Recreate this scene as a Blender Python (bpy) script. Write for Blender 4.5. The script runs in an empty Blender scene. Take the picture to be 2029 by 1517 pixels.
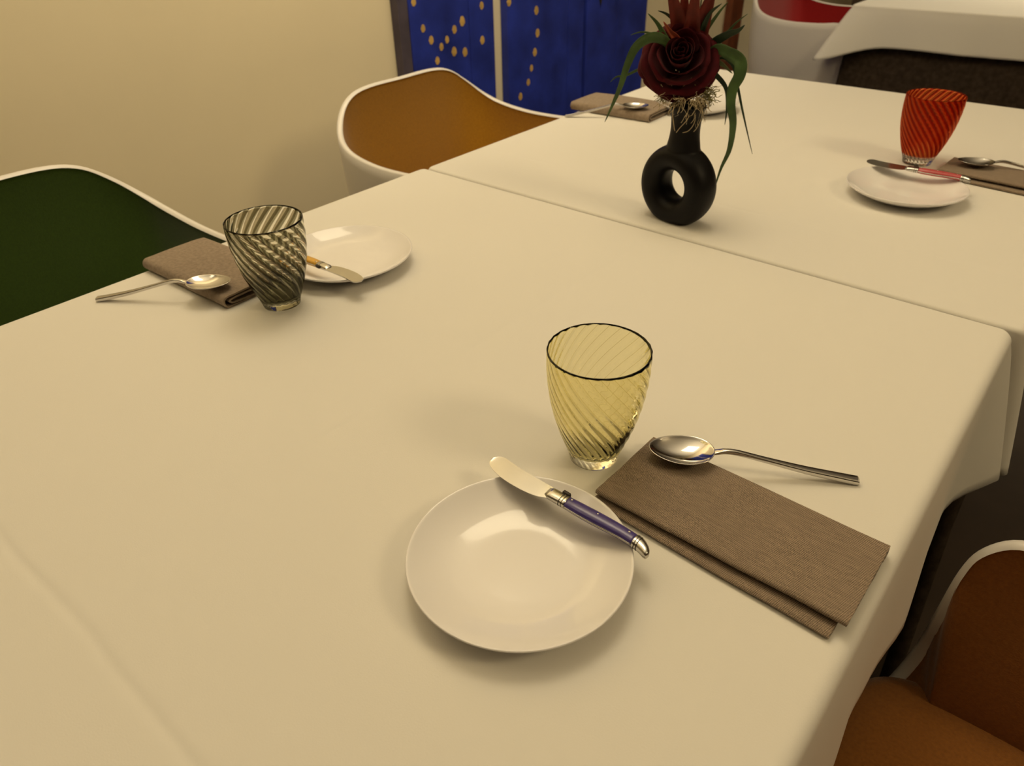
import bpy, bmesh, math, random
from mathutils import Vector, Matrix
import mathutils.noise as mn
random.seed(4)
C = bpy.context.scene.collection
SC = bpy.context.scene
PI = math.pi
T = 0.74                      # table top height; table coordinates below are measured from the right table edge

# ------------------------------------------------------------------ camera, light, exposure
cam = bpy.data.cameras.new('camera'); camo = bpy.data.objects.new('camera', cam); C.objects.link(camo)
R = ((0.76816064, 0.3530294, -0.53413432), (0.63989364, -0.45142141, 0.62189617), (-0.02157203, -0.81950531, -0.57266543))
camo.matrix_world = Matrix(((R[0][0], -R[0][1], -R[0][2], 0.0), (R[1][0], -R[1][1], -R[1][2], 0.0),
                            (R[2][0], -R[2][1], -R[2][2], T + 0.4048), (0, 0, 0, 1)))
cam.sensor_width = 36.0; cam.lens = 36.0 * 1432.06 / 2029.0
cam.clip_start = 0.02
cam.dof.use_dof = True; cam.dof.focus_distance = 0.62; cam.dof.aperture_fstop = 11.0
SC.camera = camo
SC.view_settings.view_transform = 'Standard'; SC.view_settings.look = 'None'
SC.view_settings.gamma = 1.0; SC.view_settings.exposure = -0.19; SC.view_settings.use_curve_mapping = False
SC.cycles.use_denoising = True
SC.cycles.use_adaptive_sampling = True; SC.cycles.adaptive_threshold = 0.02
SC.cycles.max_bounces = 12; SC.cycles.transmission_bounces = 12; SC.cycles.glossy_bounces = 5; SC.cycles.diffuse_bounces = 4
SC.cycles.sample_clamp_indirect = 6.0
w = bpy.data.worlds.new('world'); SC.world = w; w.use_nodes = True
w.node_tree.nodes['Background'].inputs[0].default_value = (1.0, 0.8, 0.5, 1); w.node_tree.nodes['Background'].inputs[1].default_value = 0.05
WARM = (1.0, 0.84, 0.56)
def area(name, loc, sx, sy, power, target=None, col=WARM, spread=180):
    l = bpy.data.lights.new(name, 'AREA'); l.shape = 'RECTANGLE'; l.size = sx; l.size_y = sy; l.energy = power; l.color = col
    l.spread = math.radians(spread)
    o = bpy.data.objects.new(name, l); C.objects.link(o); o.location = loc
    if target is not None:
        o.rotation_euler = (Vector(target) - Vector(loc)).to_track_quat('-Z', 'Y').to_euler()
    return o
area('cove_light_left', (-1.00, 1.00, 1.95), 1.3, 2.2, 30, (-1.00, 1.00, 3.0))
area('wall_fill', (-0.90, 1.1, 2.70), 2.8, 0.22, 8, (-1.70, 1.3, 1.30), spread=75)      # unseen fill light, added to brighten the left wall
area('ceiling_light_main', (-0.95, 1.10, 2.78), 0.80, 0.80, 11)
area('back_fill', (0.10, 4.4, 2.78), 0.6, 0.6, 12, (-0.2, 3.9, 0), spread=75)  # unseen light added to brighten the far tablecloth
area('front_fill', (-1.3, -0.6, 2.78), 0.3, 0.8, 1.5)  # weak unseen light added for more brightness from the near left
area('right_fill', (1.7, 1.0, 2.45), 0.6, 0.6, 16, (-1.7, 0.5, 0.5), (1.0, .77, .42))  # unseen fill added on the right to lift the drape and left wall

# ------------------------------------------------------------------ materials
def mat(name, col, rough=0.6, metal=0.0, spec=0.5, coat=0.0, noise=None, bump=None, sheen=0.0):
    """noise=(scale, amount) varies the colour; bump=(scale, strength, distance)"""
    m = bpy.data.materials.new(name); m.use_nodes = True; nt = m.node_tree; b = nt.nodes['Principled BSDF']
    b.inputs['Base Color'].default_value = (*col, 1); b.inputs['Roughness'].default_value = rough
    b.inputs['Metallic'].default_value = metal; b.inputs['Specular IOR Level'].default_value = spec
    b.inputs['Coat Weight'].default_value = coat; b.inputs['Sheen Weight'].default_value = sheen
    tc = nt.nodes.new('ShaderNodeTexCoord')
    if noise:
        n = nt.nodes.new('ShaderNodeTexNoise'); n.inputs['Scale'].default_value = noise[0]; n.inputs['Detail'].default_value = 5
        nt.links.new(tc.outputs['Object'], n.inputs['Vector'])
        r = nt.nodes.new('ShaderNodeMapRange'); nt.links.new(n.outputs['Fac'], r.inputs['Value'])
        r.inputs['From Min'].default_value = .3; r.inputs['From Max'].default_value = .7
        r.inputs['To Min'].default_value = 1 - noise[1]; r.inputs['To Max'].default_value = 1 + noise[1]
        v = nt.nodes.new('ShaderNodeVectorMath'); v.operation = 'SCALE'; v.inputs[0].default_value = col
        nt.links.new(r.outputs[0], v.inputs['Scale']); nt.links.new(v.outputs[0], b.inputs['Base Color'])
    if bump:
        n = nt.nodes.new('ShaderNodeTexNoise'); n.inputs['Scale'].default_value = bump[0]; n.inputs['Detail'].default_value = 4
        nt.links.new(tc.outputs['Object'], n.inputs['Vector'])
        bp = nt.nodes.new('ShaderNodeBump'); bp.inputs['Strength'].default_value = bump[1]; bp.inputs['Distance'].default_value = bump[2]
        nt.links.new(n.outputs['Fac'], bp.inputs['Height']); nt.links.new(bp.outputs[0], b.inputs['Normal'])
    return m
def math_node(nt, op, a, b=None, c=None):
    n = nt.nodes.new('ShaderNodeMath'); n.operation = op
    for i, v in enumerate((a, b, c)):
        if v is None: continue
        if isinstance(v, (int, float)): n.inputs[i].default_value = v
        else: nt.links.new(v, n.inputs[i])
    return n.outputs[0]

def cloth_mat():
    m = mat('white_cloth', (0.82, 0.80, 0.76), 0.85, spec=0.15, sheen=0.15); nt = m.node_tree; b = nt.nodes['Principled BSDF']
    g = nt.nodes.new('ShaderNodeNewGeometry'); s = nt.nodes.new('ShaderNodeSeparateXYZ'); nt.links.new(g.outputs['Position'], s.inputs[0])
    n = nt.nodes.new('ShaderNodeTexNoise'); n.inputs['Scale'].default_value = 5; n.inputs['Detail'].default_value = 2; nt.links.new(g.outputs['Position'], n.inputs['Vector'])
    wob = math_node(nt, 'MULTIPLY', math_node(nt, 'SUBTRACT', n.outputs['Fac'], .5), .02)
    def fold(coord, at, wd, fade):
        d = math_node(nt, 'DIVIDE', math_node(nt, 'SUBTRACT', math_node(nt, 'ADD', coord, wob), at), wd)
        return math_node(nt, 'MULTIPLY', math_node(nt, 'EXPONENT', math_node(nt, 'MULTIPLY', math_node(nt, 'MULTIPLY', d, d), -1.0)), fade)
    h = math_node(nt, 'ADD', fold(s.outputs[1], .043, .0045, -1.0), fold(s.outputs[0], -.452, .0045, -.45))
    h = math_node(nt, 'ADD', h, fold(s.outputs[1], .985, .004, -.5))
    big = nt.nodes.new('ShaderNodeTexNoise'); big.inputs['Scale'].default_value = 9; nt.links.new(g.outputs['Position'], big.inputs['Vector'])
    h = math_node(nt, 'ADD', h, math_node(nt, 'MULTIPLY', big.outputs['Fac'], .5))
    fine = nt.nodes.new('ShaderNodeTexNoise'); fine.inputs['Scale'].default_value = 900; nt.links.new(g.outputs['Position'], fine.inputs['Vector'])
    h = math_node(nt, 'ADD', h, math_node(nt, 'MULTIPLY', fine.outputs['Fac'], .08))
    bp = nt.nodes.new('ShaderNodeBump'); bp.inputs['Strength'].default_value = .6; bp.inputs['Distance'].default_value = .0012
    nt.links.new(h, bp.inputs['Height']); nt.links.new(bp.outputs[0], b.inputs['Normal'])
    return m

def weave_mat(name, dark, light, scale=1.0, gl=0.0):
    """two-colour diagonal basket weave with slubs"""
    m = mat(name, light, .8, spec=.3, sheen=.2); nt = m.node_tree; b = nt.nodes['Principled BSDF']
    tc = nt.nodes.new('ShaderNodeTexCoord'); s = nt.nodes.new('ShaderNodeSeparateXYZ'); nt.links.new(tc.outputs['Object'], s.inputs[0])
    f = 2 * PI / .0021 * scale
    yz = math_node(nt, 'ADD', s.outputs[1], s.outputs[2])
    a = math_node(nt, 'SINE', math_node(nt, 'MULTIPLY', math_node(nt, 'ADD', s.outputs[0], math_node(nt, 'MULTIPLY', yz, .6)), f))
    c = math_node(nt, 'SINE', math_node(nt, 'MULTIPLY', math_node(nt, 'SUBTRACT', math_node(nt, 'MULTIPLY', s.outputs[0], .6), yz), f))
    wv = math_node(nt, 'MULTIPLY_ADD', math_node(nt, 'MULTIPLY', a, c), .5, .5)
    mp = nt.nodes.new('ShaderNodeMapping'); mp.inputs['Scale'].default_value = (90, 600, 600); nt.links.new(tc.outputs['Object'], mp.inputs[0])
    sl = nt.nodes.new('ShaderNodeTexNoise'); sl.inputs['Scale'].default_value = 1.0; sl.inputs['Detail'].default_value = 3; nt.links.new(mp.outputs[0], sl.inputs['Vector'])
    n2 = nt.nodes.new('ShaderNodeTexNoise'); n2.inputs['Scale'].default_value = 22; nt.links.new(tc.outputs['Object'], n2.inputs['Vector'])
    amp = math_node(nt, 'MULTIPLY', math_node(nt, 'SUBTRACT', wv, .5), math_node(nt, 'MULTIPLY_ADD', n2.outputs['Fac'], 1.4, .25))
    fac = math_node(nt, 'ADD', math_node(nt, 'ADD', amp, .22), math_node(nt, 'MULTIPLY', sl.outputs['Fac'], .45))
    sp = nt.nodes.new('ShaderNodeTexNoise'); sp.inputs['Scale'].default_value = 1100; sp.inputs['Detail'].default_value = 1; nt.links.new(tc.outputs['Object'], sp.inputs['Vector'])  # random speckle; its bright specks paint the linen's sparkle into the colour
    fac = math_node(nt, 'ADD', fac, math_node(nt, 'MULTIPLY', math_node(nt, 'SUBTRACT', sp.outputs['Fac'], .5), math_node(nt, 'MULTIPLY_ADD', n2.outputs['Fac'], 3.0, -.8)))
    mx = nt.nodes.new('ShaderNodeMix'); mx.data_type = 'RGBA'; nt.links.new(fac, mx.inputs[0])
    mx.inputs[6].default_value = (*dark, 1); mx.inputs[7].default_value = (*light, 1); nt.links.new(mx.outputs[2], b.inputs['Base Color'])
    bp = nt.nodes.new('ShaderNodeBump'); bp.inputs['Strength'].default_value = .5; bp.inputs['Distance'].default_value = .0004
    nt.links.new(wv, bp.inputs['Height']); nt.links.new(bp.outputs[0], b.inputs['Normal'])
    return m

def glass_mat(name, base, stripe, ratio, clear_below=0.012, soft=.08, cased=None, thick=0):
    """hand-blown glass: stripe colour follows the twisted ribs held in the UV map (u runs once per rib)"""
    m = bpy.data.materials.new(name); m.use_nodes = True; nt = m.node_tree; nt.nodes.remove(nt.nodes['Principled BSDF'])
    out = nt.nodes['Material Output']; g = nt.nodes.new('ShaderNodeBsdfGlass'); g.inputs['IOR'].default_value = 1.47; g.inputs['Roughness'].default_value = 0.0
    uv = nt.nodes.new('ShaderNodeUVMap'); uv.uv_map = 'ribs'; s = nt.nodes.new('ShaderNodeSeparateXYZ'); nt.links.new(uv.outputs[0], s.inputs[0])
    fr = math_node(nt, 'FRACT', s.outputs[0]); d = math_node(nt, 'ABSOLUTE', math_node(nt, 'SUBTRACT', fr, .5))   # 0 mid rib, .5 at the crease
    r = nt.nodes.new('ShaderNodeMapRange'); r.interpolation_type = 'SMOOTHSTEP'; nt.links.new(d, r.inputs['Value'])
    r.inputs['From Min'].default_value = .5 - ratio / 2 - soft; r.inputs['From Max'].default_value = .5 - ratio / 2 + soft
    if thick:                                  # stripes run wider where the gathered glass is thick near the base
        t = nt.nodes.new('ShaderNodeMapRange'); t.interpolation_type = 'SMOOTHSTEP'; nt.links.new(s.outputs[1], t.inputs['Value'])
        t.inputs['From Min'].default_value = .005; t.inputs['From Max'].default_value = .060; t.inputs['To Min'].default_value = thick; t.inputs['To Max'].default_value = 0
        nt.links.new(math_node(nt, 'ADD', d, t.outputs[0]), r.inputs['Value'])
    mx = nt.nodes.new('ShaderNodeMix'); mx.data_type = 'RGBA'; nt.links.new(r.outputs[0], mx.inputs[0]); mx.inputs[6].default_value = (*base, 1); mx.inputs[7].default_value = (*stripe, 1)
    r2 = nt.nodes.new('ShaderNodeMapRange'); r2.interpolation_type = 'SMOOTHSTEP'; nt.links.new(s.outputs[1], r2.inputs['Value'])
    r2.inputs['From Min'].default_value = clear_below - .002; r2.inputs['From Max'].default_value = clear_below + .002
    m2 = nt.nodes.new('ShaderNodeMix'); m2.data_type = 'RGBA'; nt.links.new(r2.outputs[0], m2.inputs[0]); m2.inputs[6].default_value = (.97, .97, .95, 1)
    nt.links.new(mx.outputs[2], m2.inputs[7]); nt.links.new(m2.outputs[2], g.inputs['Color']); nt.links.new(g.outputs[0], out.inputs['Surface'])
    if cased:                                  # a thin milky layer inside the coloured glass scatters light
        tr = nt.nodes.new('ShaderNodeBsdfTranslucent'); df = nt.nodes.new('ShaderNodeBsdfDiffuse'); a = nt.nodes.new('ShaderNodeMixShader'); b = nt.nodes.new('ShaderNodeMixShader')
        for q in (tr, df):
            c = nt.nodes.new('ShaderNodeMix'); c.data_type = 'RGBA'; nt.links.new(r.outputs[0], c.inputs[0]); c.inputs[6].default_value = (*cased[0], 1); c.inputs[7].default_value = (cased[0][0] * .5, cased[0][1] * .2, cased[0][2] * .4, 1); nt.links.new(c.outputs[2], q.inputs['Color'])
        nt.links.new(tr.outputs[0], a.inputs[1]); nt.links.new(df.outputs[0], a.inputs[2]); nt.links.new(math_node(nt, 'MULTIPLY', r2.outputs[0], cased[1]), b.inputs[0])
        nt.links.new(g.outputs[0], b.inputs[1]); nt.links.new(a.outputs[0], b.inputs[2]); nt.links.new(b.outputs[0], out.inputs['Surface'])
    return m

M = {}
M['cloth'] = cloth_mat()
M['under'] = mat('brown_undercloth', (0.050, 0.036, 0.026), .9, spec=.1, noise=(60, .35), bump=(500, .4, .001))
M['wall'] = mat('wall_paint', (0.87, 0.77, 0.555), .8, spec=.2, noise=(2.0, .03), bump=(60, .08, .003))
M['ceiling'] = mat('ceiling_paint', (0.85, 0.82, 0.76), .9, spec=.1, noise=(2, .02))
M['wall_dark'] = mat('dark_wall_paint', (0.16, 0.12, 0.085), .7, noise=(2, .05))
M['floor'] = mat('floor_stone', (0.055, 0.036, 0.024), .6, noise=(7, .15))
M['blue'] = mat('blue_paint', (0.019, 0.037, 0.33), .55, spec=.4, noise=(9, .35), bump=(140, .35, .002))
M['blue_edge'] = mat('blue_grey_edge', (0.075, 0.060, 0.085), .7, noise=(20, .2))
M['gold'] = mat('gold_paint', (0.62, 0.40, 0.12), .5, noise=(80, .2))
M['dark'] = mat('dark_paint', (0.02, 0.016, 0.014), .6, noise=(30, .2))
M['wood'] = mat('reddish_wood', (0.16, 0.045, 0.018), .4, noise=(14, .3))
M['shell'] = mat('white_shell_plastic', (0.78, 0.75, 0.72), .35, spec=.5, noise=(4, .02))
M['yellow'] = mat('yellow_upholstery', (0.33, 0.155, 0.008), .9, spec=.1, sheen=.3, noise=(300, .12), bump=(700, .5, .0008))
M['brown'] = mat('brown_orange_upholstery', (0.27, 0.105, 0.020), .9, spec=.1, sheen=.3, noise=(300, .12), bump=(700, .5, .0008))
M['green'] = mat('green_upholstery', (0.036, 0.068, 0.007), .9, spec=.1, sheen=.3, noise=(300, .12), bump=(700, .5, .0008))
M['red'] = mat('red_upholstery', (0.32, 0.014, 0.016), .9, spec=.1, sheen=.3, noise=(300, .12), bump=(700, .5, .0008))
M['leg'] = mat('chair_leg_metal', (0.6, 0.58, 0.55), .4, noise=(5, .02))
M['plate'] = mat('white_porcelain', (0.89, 0.87, 0.88), .10, spec=.5, coat=.2, noise=(3, .01))
M['steel'] = mat('polished_steel', (0.60, 0.58, 0.56), .10, metal=1.0, noise=(30, .04), bump=(40, .05, .0005))
M['blade'] = mat('knife_steel', (0.56, 0.545, 0.51), .20, metal=1.0, noise=(60, .05))
M['purple'] = mat('purple_handle', (0.060, 0.042, 0.22), .28, spec=.5, coat=.3, noise=(200, .15))
M['orange'] = mat('yellow_handle', (0.70, 0.38, 0.04), .28, spec=.5, coat=.3, noise=(200, .1))
M['pink'] = mat('pink_red_handle', (0.50, 0.075, 0.085), .28, spec=.5, coat=.3, noise=(200, .1))
M['groove'] = mat('dark_steel', (0.06, 0.05, 0.045), .5, metal=.6, noise=(50, .1))  # one dark metal for the groove bands and the spring tab
M['napkin'] = weave_mat('taupe_linen', (0.070, 0.052, 0.040), (0.50, 0.375, 0.27))
M['napkin_soft'] = mat('taupe_linen_plain', (0.31, 0.24, 0.18), .9, spec=.15, sheen=.2, noise=(250, .18), bump=(900, .5, .0006))
M['vase'] = mat('matt_black_ceramic', (0.0065, 0.0055, 0.0055), .45, spec=.16, noise=(20, .15))
M['rose'] = mat('dark_red_petal', (0.062, 0.0025, 0.0065), .75, spec=.12, sheen=.05, noise=(60, .25), bump=(160, .25, .001))
M['leaf'] = mat('green_leaf', (0.060, 0.115, 0.032), .5, noise=(40, .35))
M['leaf_dark'] = mat('dark_green_leaf', (0.022, 0.045, 0.018), .55, noise=(40, .3))
M['leaf_olive'] = mat('olive_leaf', (0.12, 0.14, 0.05), .55, noise=(40, .3))
M['bract'] = mat('red_orange_bract', (0.17, 0.018, 0.010), .6, noise=(50, .35))
M['bract_orange'] = mat('orange_bract', (0.36, 0.065, 0.022), .6, noise=(50, .25))
M['straw'] = mat('dried_straw', (0.50, 0.40, 0.24), .8, noise=(90, .3))
M['moss'] = mat('pale_moss', (0.30, 0.28, 0.12), .9, noise=(90, .4))
M['g_yellow'] = glass_mat('yellow_glass', (.975, .955, .81), (.84, .80, .58), .05, .008, .03)
M['g_grey'] = glass_mat('grey_striped_glass', (.975, .97, .93), (.57, .56, .48), .54, .002, .05, thick=.24)
M['g_red'] = glass_mat('red_glass', (.95, .50, .26), (.78, .24, .15), .50, .016, .08, cased=((.62, .13, .03), .22))

# ------------------------------------------------------------------ helpers
def mk(name, verts, faces, m, parent=None, smooth=True, loc=None):
    me = bpy.data.meshes.new(name); me.from_pydata([tuple(v) for v in verts], [], faces); me.materials.append(m)
    if smooth: me.polygons.foreach_set('use_smooth', [True] * len(me.polygons))
    me.update(); o = bpy.data.objects.new(name, me); C.objects.link(o)
    if parent is not None: o.parent = parent
    if loc is not None: o.location = loc
    return o
def tag(o, label, cat, group=None):
    o['label'] = label; o['category'] = cat
    if group: o['group'] = group
    return o
def thing(name, label, cat, loc=(0, 0, 0), rz=0, group=None):
    o = bpy.data.objects.new(name, None); o.empty_display_size = .02; C.objects.link(o); o.location = loc; o.rotation_euler = (0, 0, rz)
    return tag(o, label, cat, group)
def box(name, x0, x1, y0, y1, z0, z1, m, parent=None, bev=0.0, kind=None):
    v = [(x, y, z) for x in (x0, x1) for y in (y0, y1) for z in (z0, z1)]
    f = [(0, 1, 3, 2), (4, 6, 7, 5), (0, 4, 5, 1), (2, 3, 7, 6), (0, 2, 6, 4), (1, 5, 7, 3)]
    o = mk(name, v, f, m, parent, smooth=False)
    if bev:
        b = o.modifiers.new('bevel', 'BEVEL'); b.width = bev; b.segments = 2
    if kind: o['kind'] = kind
    return o
def grid_faces(nu, nv, wrap=False):
    """nv rows of nu points"""
    f = []
    for j in range(nv - 1):
        for i in range(nu if wrap else nu - 1):
            a = j * nu + i; b = j * nu + (i + 1) % nu
            f.append((a, b, b + nu, a + nu))
    return f
def lathe(profile, n=64):
    v = []; f = []
    for r, z in profile:
        for k in range(n):
            a = 2 * PI * k / n; v.append((r * math.cos(a), r * math.sin(a), z))
    f = grid_faces(n, len(profile), True)
    return v, f
def crom(pts, n):
    """Catmull-Rom through pts, n samples per span"""
    P = [tuple(p) for p in pts]; out = []
    for i in range(len(P) - 1):
        p0 = P[max(i - 1, 0)]; p1 = P[i]; p2 = P[i + 1]; p3 = P[min(i + 2, len(P) - 1)]
        for k in range(n):
            t = k / n; out.append(tuple(.5 * (2 * b + (c - a) * t + (2 * a - 5 * b + 4 * c - d) * t * t + (3 * b - a - 3 * c + d) * t ** 3) for a, b, c, d in zip(p0, p1, p2, p3)))
    out.append(P[-1]); return out
def loft_x(stations, n=20, p=2.4, cap=True):
    """stations (x, yc, half_width, half_height, zc): superelliptic sections across x"""
    v = []
    for x, yc, hw, hh, zc in stations:
        for k in range(n):
            a = 2 * PI * k / n; c, s = math.cos(a), math.sin(a)
            v.append((x, yc + hw * math.copysign(abs(c) ** (2 / p), c), zc + hh * math.copysign(abs(s) ** (2 / p), s)))
    f = grid_faces(n, len(stations), True)
    if cap: f += [tuple(range(n - 1, -1, -1)), tuple((len(stations) - 1) * n + k for k in range(n))]
    return v, f
def tube(path, rad, n=8):
    v = []; P = [Vector(p) for p in path]; up = Vector((0, 0, 1))
    for i, p in enumerate(P):
        d = (P[min(i + 1, len(P) - 1)] - P[max(i - 1, 0)]).normalized()
        a = d.cross(up); a = a.normalized() if a.length > 1e-3 else Vector((1, 0, 0)); b = d.cross(a)
        r = rad[i] if isinstance(rad, (list, tuple)) else rad
        for k in range(n):
            t = 2 * PI * k / n; v.append(p + a * (r * math.cos(t)) + b * (r * math.sin(t)))
    f = grid_faces(n, len(P), True) + [tuple(range(n - 1, -1, -1)), tuple((len(P) - 1) * n + k for k in range(n))]
    return v, f

# ------------------------------------------------------------------ the room
XW = -1.70
def struct(name, *a, **k): return box(name, *a, kind='structure', **k)
struct('floor', XW - .1, 3.2, -2.2, 5.6, -.1, 0, M['floor'])
struct('ceiling', XW - .1, 3.2, -2.2, 5.6, 2.84, 2.94, M['ceiling'])
struct('wall_left', XW - .1, XW, -2.2, 5.6, 0, 2.84, M['wall'])
struct('wall_right', 3.1, 3.2, -2.2, 5.6, 0, 2.84, M['wall_dark'])
struct('wall_back', XW, 3.1, 5.5, 5.6, 0, 2.84, M['wall_dark'])
struct('wall_front', XW, 3.1, -2.2, -2.1, 0, 2.84, M['wall_dark'])
struct('trim_1', XW, XW + .035, 3.625, 3.745, 0, 2.3, M['wood'])
struct('baseboard_left', XW, XW + .015, -2.1, 1.48, 0, .08, M['wall'])

# ------------------------------------------------------------------ blue painted wooden panels on the left wall
def panel(label, y0, y1, split, dots, edge=None, blob=None):
    t = thing('painted_panel', label, 'panel', (XW + .002, (y0 + y1) / 2, 0), 0, 'blue painted panels along the wall')
    oy = (y0 + y1) / 2; z0, z1 = 0.0, 2.10
    cuts = [y0] + split + [y1]
    for a, b in zip(cuts[:-1], cuts[1:]):
        o = box('board', 0.0, .03, a - oy + .0012, b - oy - .0012, z0, z1, M['blue'], t, bev=.002)
        if edge is not None and a == y0:
            o.data.materials[0] = M['blue_edge']; o['label'] = 'narrow grey blue edge board'
    for y, z in dots:
        rr = random.uniform(.85, 1.2); n = 14
        v = [(.0315, y - oy, z + T)] + [(.0306, y - oy + .0095 * rr * math.cos(2 * PI * k / n) * (1 + .15 * math.sin(3 * k)), z + T + .0122 * rr * math.sin(2 * PI * k / n)) for k in range(n)]
        mk('gold_dot', v, [(0, 1 + k, 1 + (k + 1) % n) for k in range(n)], M['gold'], t)
    if blob:
        pts = crom([(0, -.03), (.012, .0), (.03, .03), (.02, .08), (.0, .10), (-.02, .07), (-.034, .03), (-.012, .0), (0, -.03)], 3)[:-1]
        v = [(.0312, blob[0] - oy, blob[1] + T + .04)] + [(.0306, blob[0] - oy + a, blob[1] + T + b) for a, b in pts]
        mk('painted_figure', v, [(0, 1 + k, 1 + (k + 1) % len(pts)) for k in range(len(pts))], M['dark'], t)
panel('blue painted board panel with scattered gold dots behind the yellow chair', 1.500, 1.902, [1.540, 1.787],
      [(1.562, .126), (1.59, .055), (1.619, .02), (1.659, -.004), (1.685, .012), (1.719, .035), (1.755, .053), (1.712, -.025), (1.76, -.034), (1.845, .085), (1.842, -.012), (1.638, -.039),
       (1.60, .19), (1.67, .24), (1.75, .21), (1.70, .33)], edge=1)
panel('middle blue painted panel with one column of gold dots', 1.967, 2.398, [2.300],
      [(2.117, .04), (2.123, -.03), (2.108, -.088), (2.089, -.136), (2.071, -.179), (2.027, -.218), (1.976, .081), (2.13, .12), (2.11, .2)])
panel('plain dark blue painted panel just left of the flowers', 2.416, 2.838, [2.62], [], blob=(2.50, .035))

# ------------------------------------------------------------------ tables and cloths
def table(x0, x1, y0, y1, label):
    t = thing('dining_table', label, 'table', ((x0 + x1) / 2, (y0 + y1) / 2, 0), 0, 'dining tables')
    w, d = (x1 - x0) / 2 - .004, (y1 - y0) / 2 - .006
    box('tabletop', -w, w, -d, d, .71, T - .004, M['wood'], t, bev=.003)
    for sx in (-1, 1):
        for sy in (-1, 1):
            box('leg', sx * (w - .07) - .025, sx * (w - .07) + .025, sy * (d - .07) - .025, sy * (d - .07) + .025, 0, .7095, M['wood'], t, bev=.003)
def cloth(name, label, x0, x1, y0, y1, drop, m, ztop, flare, cflare, cdrop, seed, rx=.011, ry=.005, ripple=.006, nseg=46, th=.0010, quiet=(), wave=1.0, cwid=.045):
    """cloth over a rectangular top. flare: outward offset at the hem by side (-x,+x,-y,+y); cflare by corner (sx,sy)"""
    pts = []; rc = .0135
    corners = [(x1, y0, 0, 1, -1), (x1, y1, 90, 1, 1), (x0, y1, 180, -1, 1), (x0, y0, 270, -1, -1)]
    for ci, (cx, cy, a0, sx, sy) in enumerate(corners):
        ox, oy = cx - sx * rc, cy - sy * rc
        for k in range(9):
            a = math.radians(a0 - 90 + 90 * k / 8); pts.append((ox + rc * math.cos(a), oy + rc * math.sin(a), math.cos(a), math.sin(a)))
        nx, ny = corners[(ci + 1) % 4][:2]; sx2, sy2 = corners[(ci + 1) % 4][3:]
        ex, ey = nx - sx2 * rc, ny - sy2 * rc
        p = pts[-1]; q = (ex + rc * p[2], ey + rc * p[3])
        for k in range(1, nseg):
            s = k / nseg; pts.append((p[0] + (q[0] - p[0]) * s, p[1] + (q[1] - p[1]) * s, p[2], p[3]))
    n = len(pts); v = []; rows = []
    ROUND = 5; DOWN = 14
    cx, cy = (x0 + x1) / 2, (y0 + y1) / 2
    for row in range(ROUND + DOWN + 2):
        for i, (px, py, nx, ny) in enumerate(pts):
            r = ry + (rx - ry) * abs(nx)
            kc = None; best = 9
            for c in corners:
                d = math.hypot(px - c[0], py - c[1])
                if d < best: best = d; kc = (c[3], c[4])
            cw = math.exp(-(best / cwid) ** 2)
            fl = (flare[1] if nx > 0 else flare[0]) * nx * nx + (flare[3] if ny > 0 else flare[2]) * ny * ny
            cfx, cfy = cflare.get(kc, (0, 0))
            if row == 0: x, y, z = px - nx * (r + .0022), py - ny * (r + .0022), ztop
            elif row <= ROUND + 1:
                a = PI / 2 * (row - 1) / ROUND; x, y, z = px - nx * r * (1 - math.sin(a)), py - ny * r * (1 - math.sin(a)), ztop - r * (1 - math.cos(a))
            else:
                s = (row - ROUND - 1) / DOWN
                side_q = 0 if ((nx > .9 and '+x' in quiet) or (nx < -.9 and '-x' in quiet) or (ny > .9 and '+y' in quiet) or (ny < -.9 and '-y' in quiet)) else 1
                rp = (mn.noise(Vector((px * 7 * wave, py * 7 * wave, seed))) + .5 * mn.noise(Vector((px * 17 * wave, py * 17 * wave, seed + 5)))) * ripple * s * side_q
                off = fl * (s ** .7) + rp * (1 - cw * .5)
                dz = (drop + cdrop * cw + .004 * mn.noise(Vector((px * 6, py * 6, seed + 9)))) * s
                x = px + nx * off + cw * cfx * s; y = py + ny * off + cw * cfy * s
                z = ztop - r - (dz - r * s)
            v.append((x, y, z))
    f = grid_faces(n, ROUND + DOWN + 2, True); f = [tuple(reversed(q)) for q in f]
    f.append(tuple(range(n)))
    o = mk(name, v, f, m)
    if th:
        s = o.modifiers.new('solidify', 'SOLIDIFY'); s.thickness = th; s.offset = -1
    tag(o, label, 'tablecloth'); return o
NX0, NX1, NY0, NY1 = -.917, -.017, -.056, .8425
FX0, FX1, FY0, FY1 = -.913, -.004, .8465, 1.820
BX0, BX1, BY0, BY1 = -.945, 0.15, 3.06, 3.96
table(NX0, NX1, NY0, NY1, 'near dining table hidden under its white cloth')
table(FX0, FX1, FY0, FY1, 'middle dining table hidden under the cloth with the vase')
table(BX0, BX1, BY0, BY1, 'far dining table hidden under its cloths at the back')
hem = {'-x': .02, '+x': .02}
cloth('undercloth', 'dark brown undercloth below the near white tablecloth', NX0 + .012, NX1 - .014, NY0 + .012, NY1 - .012, .72, M['under'], T - .0025, (.0, .010, .01, .0), {(1, 1): (.030, .0)}, 0, 2.0, rx=.006, ripple=.010, quiet=('+y',))
cloth('undercloth', 'dark brown undercloth below the middle white tablecloth', FX0 + .012, FX1 - .014, FY0 + .012, FY1 - .012, .72, M['under'], T - .0025, (.0, .020, .0, .0), {(1, -1): (.030, .0)}, 0, 5.0, rx=.006, ripple=.012, quiet=('-y',))
cloth('undercloth', 'dark brown undercloth hanging below the far tablecloth', BX0 + .014, BX1 - .014, BY0 + .014, BY1 - .014, .72, M['under'], T - .0025, (.03, .02, .03, .02), {}, 0, 8.0, rx=.006, ripple=.012)
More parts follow.
